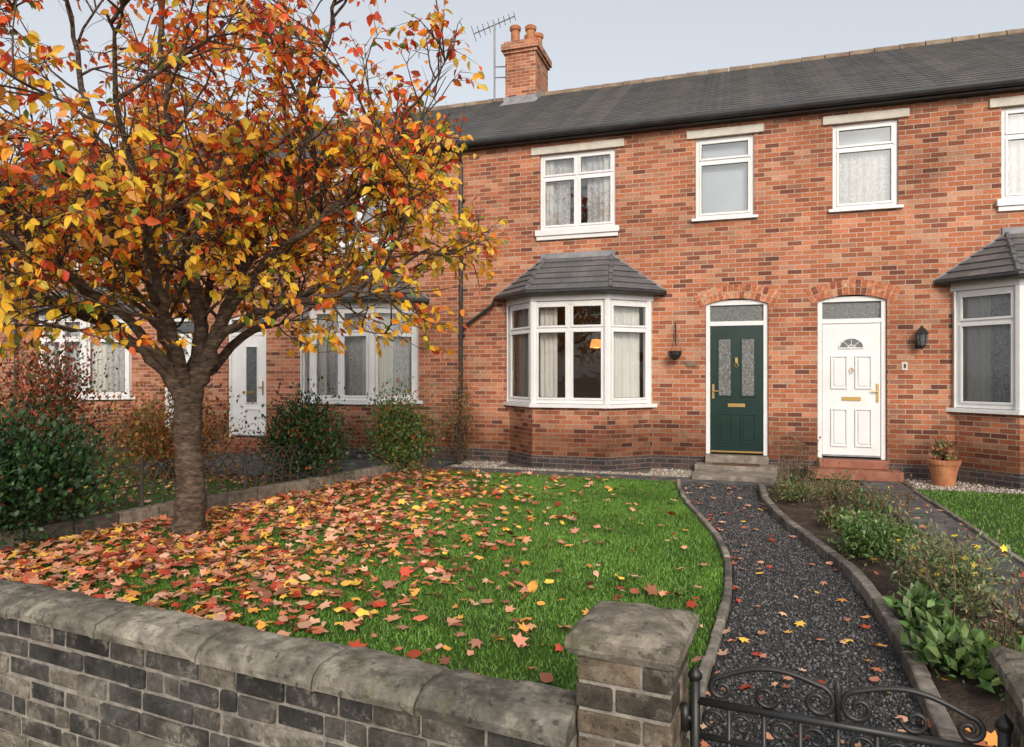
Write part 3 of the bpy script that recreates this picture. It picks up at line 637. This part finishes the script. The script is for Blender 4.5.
# ------------------------------------------------------------ fixtures
E=empty('wall_lantern',(2.53,-.1,1.95)); K=MB(); x,y=2.53,-.14
K.box(x-.045,-.02,1.92,x+.045,-.002,2.12); K.tube([(x,-.02,1.98),(x,-.08,1.93),(x,y,1.9),(x,y,1.93)],.01,6)
def pyr(z0,r0,z1,r1,m=0): K.tube([(x,y,z0),(x,y,z1)],[r0,r1],6,m)
pyr(1.92,.03,1.95,.055); pyr(1.952,.052,2.12,.078,1); pyr(2.12,.098,2.20,.04); pyr(2.20,.03,2.24,.012)
for i in range(6):
    q=i*math.pi/3; K.tube([(x+.054*math.cos(q),y+.054*math.sin(q),1.95),(x+.08*math.cos(q),y+.08*math.sin(q),2.125)],.006,5)
K.obj('lantern',[mBlack,mDoorGlass],E)
K=MB(); x=-.93; K.tube([(x,-.005,2.0),(x,-.01,2.32),(x,-.1,2.36),(x,-.2,2.3),(x,-.2,2.26)],.008,6); K.tube([(x,-.01,2.05),(x,-.12,2.34)],.006,6)
for a in (0,2.1,4.2): K.tube([(x,-.2,2.26),(x+.1*math.cos(a),-.2+.1*math.sin(a),1.9)],.003,4)
K.lathe(x,-.2,[(.02,1.76),(.07,1.79),(.105,1.85),(.11,1.9),(.09,1.91)],14,0); K.obj('hanging_basket',mBlack,origin=(x,-.1,1.8),smooth=False)
K=MB(); K.box(-.78,-.014,1.66,-.60,-.001,1.73); K.obj('house_name_plaque',noisemat('plaque',[(.3,(.08,.05,.03)),(.7,(.25,.2,.14))],50,.5,0),bevel=.003)
K=MB(); K.box(2.30,-.014,1.60,2.38,-.001,1.72); K.box(2.325,-.016,1.63,2.355,-.0142,1.69,1); K.obj('house_number_plaque',[mCream,mBlack],bevel=.002)
px,py=2.72,-.47; K=MB(); K.lathe(px,py,[(.13,0),(.185,.30),(.2,.30),(.21,.36),(.19,.365),(.175,.33)],24,0); E=empty('potted_plant',(px,py,0)); K.obj('terracotta_pot',mTerra,E,smooth=False)

# ------------------------------------------------------------ foliage helpers
LT=[(0,0,0),(-.3,.35,.1),(0,.45,0),(.3,.35,.1),(-.2,.75,.05),(.2,.75,.05),(0,1.05,-.12)]
LF=[(0,2,1),(0,3,2),(1,2,4),(3,5,2),(4,2,6),(2,5,6)]
ST=[(0,0,0),(-.3,.5,.08),(.3,.5,.08),(0,1.05,-.08)]; SF=[(0,2,1),(1,2,3)]
def pick(pal,n,w=None,var=.25):
    pal=np.array(pal); i=rng.choice(len(pal),n,p=w); c=pal[i]*rng.uniform(1-var,1+var,(n,1)); return np.clip(c*rng.uniform(.92,1.08,(n,3)),0,1)
def bush(name,c,r,n,size,pal,w=None,clumps=40,stems=14,low=.05,parent=None,spread=.28,narrow=1.0,flowers=None,up=.3):
    c=np.array(c,float); r=np.array(r,float); E=parent or empty(name,tuple(c))
    u=unit(rng.normal(size=(clumps,3))); u[:,2]=np.abs(u[:,2])*1.0-.1; cc=c+np.array([0,0,r[2]*.45])+u*r*np.array([1,1,.6])*rng.uniform(.35,.95,(clumps,1))
    i=rng.integers(0,clumps,n); p=cc[i]+rng.normal(size=(n,3))*r*spread*rng.uniform(.6,1.3,(clumps,1))[i]
    p[:,2]=np.maximum(p[:,2],c[2]+low*rng.random(n))
    out=unit(p-c+rng.normal(size=(n,3))*.35); ax=unit(out+np.array([0,0,up])+rng.normal(size=(n,3))*.5)
    A,B,Nn=frames(ax,rng.normal(size=(n,3))+np.array([0,0,1.2]))
    tv=[(x*narrow,y,z) for x,y,z in ST]
    col=pick(pal,n,w)*rng.uniform(.75,1.2,(clumps,1))[i]
    inst('leaves',tv,SF,p,A,B,Nn,size*rng.uniform(.6,1.25,n),np.clip(col,0,1),mFol,E)
    if flowers:
        k,fc,fs=flowers; q=rng.integers(0,clumps,k); fp=cc[q]+rng.normal(size=(k,3))*r*.3+np.array([0,0,r[2]*.15]); fp[:,2]=np.maximum(fp[:,2],c[2]+.1)
        A,B,Nn=frames(rng.normal(size=(k,3)),rng.normal(size=(k,3))+np.array([0,-1,2]))
        a=[(math.cos(t)*(1 if j%2 else .55),math.sin(t)*(1 if j%2 else .55),.1) for j,t in enumerate(np.linspace(0,2*math.pi,11)[:-1])]
        inst('flowers',[(0,0,0)]+a,[(0,j+1,(j+1)%10+1) for j in range(10)],fp,A,B,Nn,fs*rng.uniform(.7,1.2,k),pick(fc,k),mFol,E)
    K=MB()
    for k in range(stems):
        t=cc[rng.integers(0,clumps)]; b0=c+np.array([*(rng.normal(size=2)*.12*r[0]),-.02]); m=(b0+t)/2+rng.normal(size=3)*.06*r; m[2]+=.1*r[2]
        K.tube([b0,m,t],[.009,.006,.003],5)
    K.obj('stems',mBark,E); return E
gDark=[(.012,.035,.012),(.02,.055,.018),(.03,.075,.02),(.045,.10,.03)]
gMid=[(.05,.11,.025),(.08,.15,.035),(.11,.19,.05),(.14,.21,.07)]
bush('evergreen_shrub',(-6.2,-6.95,0),(.70,.75,.98),16000,.06,gDark+[(.4,.05,.03)],[.30,.3,.25,.138,.012],70,spread=.22)
bush('garden_shrub',(-5.6,-3.3,0),(.64,.55,1.02),9500,.055,gDark+[(.07,.11,.03),(.35,.06,.03),(.3,.16,.04)],[.18,.2,.2,.17,.13,.07,.05],50,spread=.22)
bush('garden_shrub',(-4.95,-1.75,0),(.52,.45,1.0),6500,.055,gMid+[(.35,.09,.03),(.3,.22,.04)],[.22,.22,.2,.16,.1,.1],40,spread=.24)
bush('dry_climber',(-4.5,-.55,0),(.3,.25,1.5),900,.045,[(.2,.11,.05),(.28,.1,.04),(.1,.11,.03)],None,24,24,spread=.2)
bush('autumn_shrub',(-10.8,-3.1,0),(1.1,.7,1.65),6000,.07,[(.25,.05,.03),(.32,.09,.03),(.12,.06,.03),(.08,.1,.03)],None,50)
bush('autumn_shrub',(-8.0,-3.3,0),(1.1,.45,1.0),5000,.06,[(.38,.14,.03),(.28,.08,.03),(.12,.12,.03),(.4,.25,.05)],None,50,30)
bush('garden_shrub',(-13.0,-4.5,0),(1.2,.8,1.3),5000,.07,gDark+[(.2,.08,.03)],None,50)
dry=[(.2,.13,.07),(.13,.08,.05),(.26,.2,.1)]
bush('garden_plant',(1.10,-4.95,.03),(.26,.32,.28),3400,.045,gMid,None,26,6,narrow=.7)
bush('garden_plant',(.95,-3.9,.03),(.2,.25,.16),1200,.045,gMid+dry,None,16,6,narrow=.6)
bush('garden_plant',(1.35,-3.4,.03),(.2,.3,.24),1300,.045,gMid+gDark,None,18,8,narrow=.5)
bush('garden_plant',(.68,-2.6,.03),(.22,.3,.2),1400,.04,gMid+dry,None,18,8,narrow=.5)
bush('garden_plant',(1.15,-2.4,.03),(.25,.3,.24),1300,.045,gMid+dry,None,16,8,narrow=.5)
bush('garden_plant',(.75,-1.75,.03),(.25,.25,.25),1000,.045,gDark+dry,None,16,8,narrow=.5)
bush('yellow_flower_plant',(1.32,-6.15,.03),(.30,.38,.38),3600,.042,[(.12,.16,.07),(.16,.21,.09),(.09,.13,.045),(.22,.2,.09)],None,30,14,narrow=.5,flowers=(30,[(.7,.5,.03),(.75,.6,.1)],.024))
bush('leafy_plant',(1.08,-7.25,.03),(.17,.27,.15),650,.085,gMid,None,16,4,narrow=.9,up=.8)
bush('leafy_plant',(1.08,-6.6,.03),(.13,.22,.13),380,.08,gMid,None,10,4,narrow=.9,up=.8)
bush('leafy_plant',(1.35,-7.75,.03),(.22,.3,.2),800,.07,gMid,None,16,6,narrow=.8,up=.6)
bush('heather',(1.45,-5.55,.03),(.17,.28,.22),1200,.035,[(.12,.05,.06),(.2,.1,.09),(.09,.1,.04)],None,18,8,narrow=.5)
bush('ground_cover',(1.3,-4.2,.02),(.28,.5,.08),1300,.035,gMid+dry,None,30,0,narrow=.7)
bush('ground_cover',(1.3,-7.0,.02),(.28,.6,.08),1300,.035,gMid+dry,None,30,0,narrow=.7)
bush('foliage',(px,py,.33),(.17,.17,.22),260,.06,[(.1,.14,.04),(.25,.1,.05)],None,14,12,parent=E)
mStalk=noisemat('dry_stalk',[(.3,(.07,.045,.03)),(.7,(.2,.14,.08))],9,.9,0)
def stalks(name,c,n,h,spread):
    K=MB(); 
    for i in range(n):
        b0=Vector((c[0]+random.gauss(0,spread),c[1]+random.gauss(0,spread*1.5),0)); t=b0+Vector((random.gauss(0,.12),random.gauss(0,.12),h*random.uniform(.5,1)))
        m=b0.lerp(t,.5)+Vector((random.gauss(0,.02),random.gauss(0,.02),0)); K.tube([b0,m,t],[.006,.005,.003],5)
        for j in range(3):
            s_=b0.lerp(t,random.uniform(.5,1)); e=s_+Vector((random.gauss(0,.07),random.gauss(0,.07),random.uniform(.03,.1))); K.tube([s_,e],[.003,.002],4); K.tube([e,e+Vector((0,0,.012)),e+Vector((0,0,.03))],[.004,.013,.003],5)
    K.obj(name,mStalk,origin=(c[0],c[1],0))
stalks('dry_flower_stalks',(.72,-2.0),18,.85,.13); stalks('dry_flower_stalks',(1.3,-4.3),16,.6,.12); stalks('dry_flower_stalks',(1.0,-3.1),10,.5,.12); stalks('dry_flower_stalks',(1.35,-6.9),10,.5,.12)

# ------------------------------------------------------------ grass
def lawnmask(x,y): return (x>lx(y)+.1)&(x<PL(y)-.07)&(y>wy(x)+.12)&(y<-1.32)
def grass(name,n,bx,mask,h=(.02,.042),wd=.009):
    x=rng.uniform(bx[0],bx[1],n); y=rng.uniform(bx[2],bx[3],n); k=mask(x,y); x=x[k];y=y[k]; n=len(x)
    C=np.stack([x,y,np.zeros(n)],1); B=unit(np.stack([rng.normal(size=n)*.45,rng.normal(size=n)*.45,np.ones(n)],1)); A=unit(np.cross(B,rng.normal(size=(n,3)))); Nn=np.cross(A,B)
    H=rng.uniform(h[0],h[1],n); A=A*(wd/H)[:,None]
    pn=np.array([noise.noise(Vector((a*1.3,b*1.3,0)))+.6*noise.noise(Vector((a*4,b*4,0))) for a,b in zip(x,y)])
    col=pick([(.065,.14,.018),(.09,.20,.025),(.12,.25,.035),(.16,.28,.06)],n)*(1+.4*pn)[:,None]
    inst(name,[(-.5,0,0),(.5,0,0),(.1,1,.0)],[(0,1,2)],C,A,B,Nn,H,np.clip(col,0,1),mBlade)
grass('grass',250000,(-6.5,0,-9.0,-1.3),lawnmask)
grass('grass',40000,(2.27,6,-9.0,-1.0),lambda x,y:(y>wy(x)+.12)&(x<2.3+3.4*(y+9.2)/3+3))
grass('grass',35000,(-11.5,-5.3,-8.0,-1.1),lambda x,y:(x<lx(y)-.15)&(y>wy(x)+.15)&(y<-3.0))
OT=[(1,0,0),(-1,0,0),(0,1,0),(0,-1,0),(0,0,.7),(0,0,-.7)]; OF=[(0,2,4),(2,1,4),(1,3,4),(3,0,4),(2,0,5),(1,2,5),(3,1,5),(0,3,5)]
def pebbles(name,x,y,z,size,pal):
    n=len(x); C=np.stack([x,y,np.full(n,z)],1); A,B,Nn=frames(rng.normal(size=(n,3)),rng.normal(size=(n,3))); A=A*rng.uniform(.7,1.4,(n,1)); B=B*rng.uniform(.7,1.3,(n,1))
    inst(name,OT,OF,C,A,B,Nn,size*rng.uniform(.5,1.3,n),pick(pal,n),mPeb)
n=28000; y=-9.35+8.05*rng.random(n)**1.25; x=PL(y)+.01+(PR(y)-PL(y)-.02)*rng.random(n)
pebbles('path_gravel',x,y,-.004,.0095,[(.035,.035,.038),(.065,.063,.065),(.10,.096,.096),(.17,.16,.155),(.05,.05,.055)])
n=7000; x=rng.uniform(-4.55,-.65,n); y=rng.uniform(-.84,-.02,n); k=~((np.abs(x+2.55)<1.25)&(y>-.6)); 
x2=rng.uniform(2.3,6,3500); y2=rng.uniform(-.88,-.02,3500); pebbles('pale_gravel',np.r_[x[k],x2],np.r_[y[k],y2],.0,.017,[(.3,.26,.22),(.42,.38,.33),(.2,.17,.15),(.5,.46,.4),(.3,.2,.15)])

# ------------------------------------------------------------ fallen leaves
def maple():
    out=[]; lob=[(90,1.0),(62,.5),(38,.9),(8,.42),(-22,.72),(-60,.35),(-90,.42),(-120,.35),(202,.72),(172,.42),(142,.9),(118,.5)]
    for a,r in lob: out.append((r*math.cos(math.radians(a)),r*math.sin(math.radians(a)),.22*r*r))
    return [(0,0,0)]+out,[(0,i+1,(i+1)%12+1) for i in range(12)]
MT,MF=maple()
MT2=[(0,-1,.1),(-.55,-.45,0),(-.7,.15,.12),(-.35,.7,.05),(0,1.1,.15),(.35,.7,.05),(.7,.15,.12),(.55,-.45,0),(0,0,-.05)]; MF2=[(8,i,(i+1)%8) for i in range(8)]
def litter(name,x,y,z,size,pal,w,flat=.45):
    n=len(x); Eo=empty(name,(float(x.mean()),float(y.mean()),0))
    C=np.stack([x,y,z],1); Nn0=unit(np.stack([rng.normal(size=n)*flat,rng.normal(size=n)*flat,np.ones(n)],1)); A,B,Nn=frames(rng.normal(size=(n,3))*np.array([1,1,.05]),Nn0)
    A=A*rng.uniform(.7,1.05,(n,1)); S=size*rng.uniform(.55,1.3,n); co_=pick(pal,n,w,.3); cu=rng.uniform(-1.5,1.8,n); h=rng.random(n)<.6
    inst('lobed_leaves',MT,MF,C[h],A[h],B[h],Nn[h],S[h],co_[h],mLitter,curl=cu[h],parent=Eo)
    h=~h; inst('oval_leaves',MT2,MF2,C[h],A[h],B[h],Nn[h],S[h]*.72,co_[h],mLitter,curl=cu[h]*2,parent=Eo)
LP=[(.56,.26,.16),(.48,.15,.08),(.40,.06,.03),(.68,.31,.07),(.78,.48,.08),(.24,.095,.055),(.64,.37,.24)]; LW=[.25,.18,.15,.13,.09,.07,.13]
n=30000; x=rng.uniform(-6.4,-.1,n); y=rng.uniform(-8.9,-1.35,n)
dens=1/(1+np.exp((x+3.25+.20*(y+5.5))*1.9))*(.98-.25*(y>-2.3))+.04*np.clip((-.4-x)/1.5,.25,1)+.025*(y<-5)
pn=np.array([noise.noise(Vector((a*1.1,b*1.1,3)))+.5*noise.noise(Vector((a*3,b*3,3))) for a,b in zip(x,y)]); dens=dens*(1+.8*pn)
k=(rng.random(n)<dens*.55)&lawnmask(x,y); x=x[k];y=y[k]
litter('fallen_leaves',x,y,.035+.03*rng.random(len(x)),.064,LP,LW)
n=150; y=rng.uniform(-9.2,-1.5,n); x=PL(y)+(PR(y)-PL(y))*rng.random(n)**1.2; litter('fallen_leaves',x,y,np.full(n,.02),.048,LP,LW,.2)
n=160; x=rng.uniform(.9,2.1,n); y=rng.uniform(-9,-1.3,n); k=x>PR(y)+.1; litter('fallen_leaves',x[k],y[k],np.full(k.sum(),.08),.045,LP,LW,.4)
n=900; x=rng.uniform(-9,-5.6,n); y=rng.uniform(-7.5,-2.8,n); k=x<lx(y)-.1; litter('fallen_leaves',x[k],y[k],np.full(k.sum(),.04),.055,LP,LW)

# ------------------------------------------------------------ tree
TB=Vector((-4.98,-6.06,0)); Rv=Vector((.95,.312,0)); Fv=Vector((-.312,.95,0))
def tp(r,f,z): return TB+Rv*r+Fv*f+Vector((0,0,z))
E=empty('autumn_cherry_tree',tuple(TB)); K=MB(); leafP=[];leafD=[]; clid=[]
def smooth_poly(pts,rads,sub=5):
    out=[];ro=[]; n=len(pts)
    for i in range(n-1):
        p0=pts[max(0,i-1)];p1=pts[i];p2=pts[i+1];p3=pts[min(n-1,i+2)]
        for s in range(sub):
            t=s/sub; out.append(.5*((2*p1)+(p2-p0)*t+(2*p0-5*p1+4*p2-p3)*t*t+(3*p1-p0-3*p2+p3)*t**3)); ro.append(rads[i]*(1-t)+rads[i+1]*t)
    out.append(pts[-1]);ro.append(rads[-1]); return out,ro
def jit(p,a): return p+Vector((random.gauss(0,a),random.gauss(0,a),random.gauss(0,a)))
def rdir(t,ang):
    o=t.orthogonal().normalized(); o.rotate(Matrix.Rotation(random.uniform(0,6.283),3,t)); return (t*math.cos(ang)+o*math.sin(ang)).normalized()
def grow(p,d,ln,r,lev,cid):
    n={1:6,2:4,3:2}[lev]; pts=[p.copy()]; q=p.copy(); dd=d.copy()
    trop={1:.10,2:.02,3:-.12}[lev]
    for i in range(n):
        dd=(dd+Vector((random.gauss(0,.17),random.gauss(0,.17),random.gauss(0,.12)+trop))).normalized(); q=q+dd*(ln/n); pts.append(q.copy())
    if q.z<1.72: return
    rel=q-TB; rr_=rel.dot(Rv)+.28*max(0,-rel.dot(Fv))
    if rr_>3.05-.28*max(0,rel.z-3.6) or rel.z>6.3: return
    rr=[r*(1-.75*i/n) for i in range(n+1)]
    K.tube(pts,rr,{1:7,2:5,3:3}[lev],caps=False)
    if lev<3:
        k={1:8,2:5}[lev]
        for j in range(k):
            t=random.uniform(.18,1)*(n-.01); i=int(t); pp=pts[i].lerp(pts[i+1],t-i); tt=(pts[i+1]-pts[i]).normalized()
            grow(pp,rdir(tt,random.uniform(.5,1.15)),{1:random.uniform(.45,1.0),2:random.uniform(.18,.38)}[lev],{1:.0095,2:.0042}[lev],lev+1,random.random() if lev==1 else cid)
    if lev>=2:
        m=random.choice({2:(1,2,3,4),3:(2,3,4,5)}[lev])
        if cid*7%1<.14: m=0
        for j in range(m):
            t=random.uniform(.25,1)*(n-.01); i=int(t); pp=pts[i].lerp(pts[i+1],t-i)
            leafP.append(jit(pp,.012)); leafD.append((dd*.5+Vector((random.gauss(0,.6),random.gauss(0,.6),random.gauss(-.6,.4))))); clid.append(cid)
trunk,tr_=smooth_poly([tp(0,0,-.1),tp(.0,0,.10),tp(.025,0,.45),tp(-.01,0,.95),tp(.0,0,1.42)],[.21,.155,.13,.122,.135],5)
K.tube(trunk,[r*(1+.06*math.sin(i*1.7)) for i,r in enumerate(tr_)],16,caps=False)
limbs=[([(-.02,0,1.30),(-.3,-.1,1.7),(-.75,-.2,2.05),(-1.35,-.35,2.3),(-2.1,-.4,2.55),(-2.8,-.5,2.9)],.082),
([(-.02,.02,1.3),(-.22,.1,1.9),(-.6,.2,2.7),(-.95,.2,3.6),(-1.25,.3,4.6),(-1.4,.3,5.5)],.075),
([(.0,0,1.3),(.1,0,1.9),(.02,-.05,2.7),(-.1,-.15,3.7),(-.15,-.2,4.7),(-.1,-.2,5.7)],.078),
([(.03,0,1.3),(.22,.0,1.8),(.5,.1,2.6),(.9,.15,3.6),(1.2,.2,4.6),(1.35,.3,5.4)],.078),
([(.12,0,1.6),(.42,-.05,1.98),(1.0,-.1,2.2),(1.65,-.1,2.38),(2.3,0,2.75)],.056),
([(.25,-.02,1.9),(.7,-.1,2.5),(1.3,-.15,3.0),(1.9,-.2,3.5),(2.15,-.2,4.1)],.046),
([(.0,-.03,1.45),(.05,-.45,2.0),(.15,-1.0,2.6),(.3,-1.6,3.2),(.35,-1.9,4.0)],.055),
([(-.05,-.03,1.45),(-.4,-.45,2.1),(-.9,-1.0,2.6),(-1.4,-1.5,3.0),(-1.8,-1.9,3.5)],.05),
([(.0,.05,1.45),(-.1,.5,2.1),(-.2,1.1,2.8),(-.2,1.7,3.5),(-.1,2.0,4.3)],.055),
([(.05,.05,1.45),(.45,.5,2.0),(.9,1.1,2.5),(1.5,1.6,3.1),(1.9,1.9,3.8)],.05),
([(-.1,.05,1.55),(-.6,.5,2.1),(-1.3,1.0,2.6),(-1.9,1.4,3.2)],.045),
([(-.5,-.1,1.85),(-1.0,-.3,2.5),(-1.6,-.4,3.2),(-2.2,-.4,4.0),(-2.6,-.4,4.8)],.046)]
for pts,r in limbs:
    pp=[tp(*q) for q in pts]; rr=[r*(1-.82*i/(len(pp)-1)) for i in range(len(pp))]; rr[0]=r*1.05
    P_,R_=smooth_poly(pp,rr,6); P_=[P_[0]]+[jit(q,.016) for q in P_[1:]]
    K.tube(P_,R_,9,caps=False); L_=len(P_)
    for j in range(13):
        t=random.uniform(.22,1)*(L_-1.01); i=int(t); tt=(P_[i+1]-P_[i]).normalized(); grow(P_[i].lerp(P_[i+1],t-i),rdir(tt,random.uniform(.5,1.1)),random.uniform(.7,1.6)*(1-.3*t/L_),.02*max(.5,1-t/L_)+.004,1,random.random())
K.obj('trunk_and_branches',mBark,E,smooth=True)
P0=np.array([tuple(p) for p in leafP]); D0=np.array([tuple(p) for p in leafD]); n=len(P0); cid=np.array(clid)
print('LEAVES',n)
A,B,Nn=frames(D0,rng.normal(size=(n,3))+np.array([0,-.6,.7]))
zz=P0[:,2]; rl=(P0-np.array(TB))@np.array(Rv)
redp=1/(1+np.exp(-(zz-3.35-.12*rl+(cid-.5)*2.4)*1.7))
u=rng.random(n); red=u<redp
yel=pick([(.90,.58,.05),(.88,.45,.035),(.78,.56,.09),(.17,.25,.035),(.86,.32,.03)],n,[.37,.24,.17,.11,.11],.2)
rd=pick([(.74,.13,.035),(.60,.07,.03),(.86,.25,.04),(.88,.42,.13),(.38,.06,.03),(.20,.26,.05)],n,[.29,.20,.24,.16,.08,.03],.2)
col=np.where(red[:,None],rd,yel)
inst('leaves',LT,LF,P0,A,B,Nn,rng.uniform(.06,.112,n),np.clip(col,0,1),mLeaf,E)
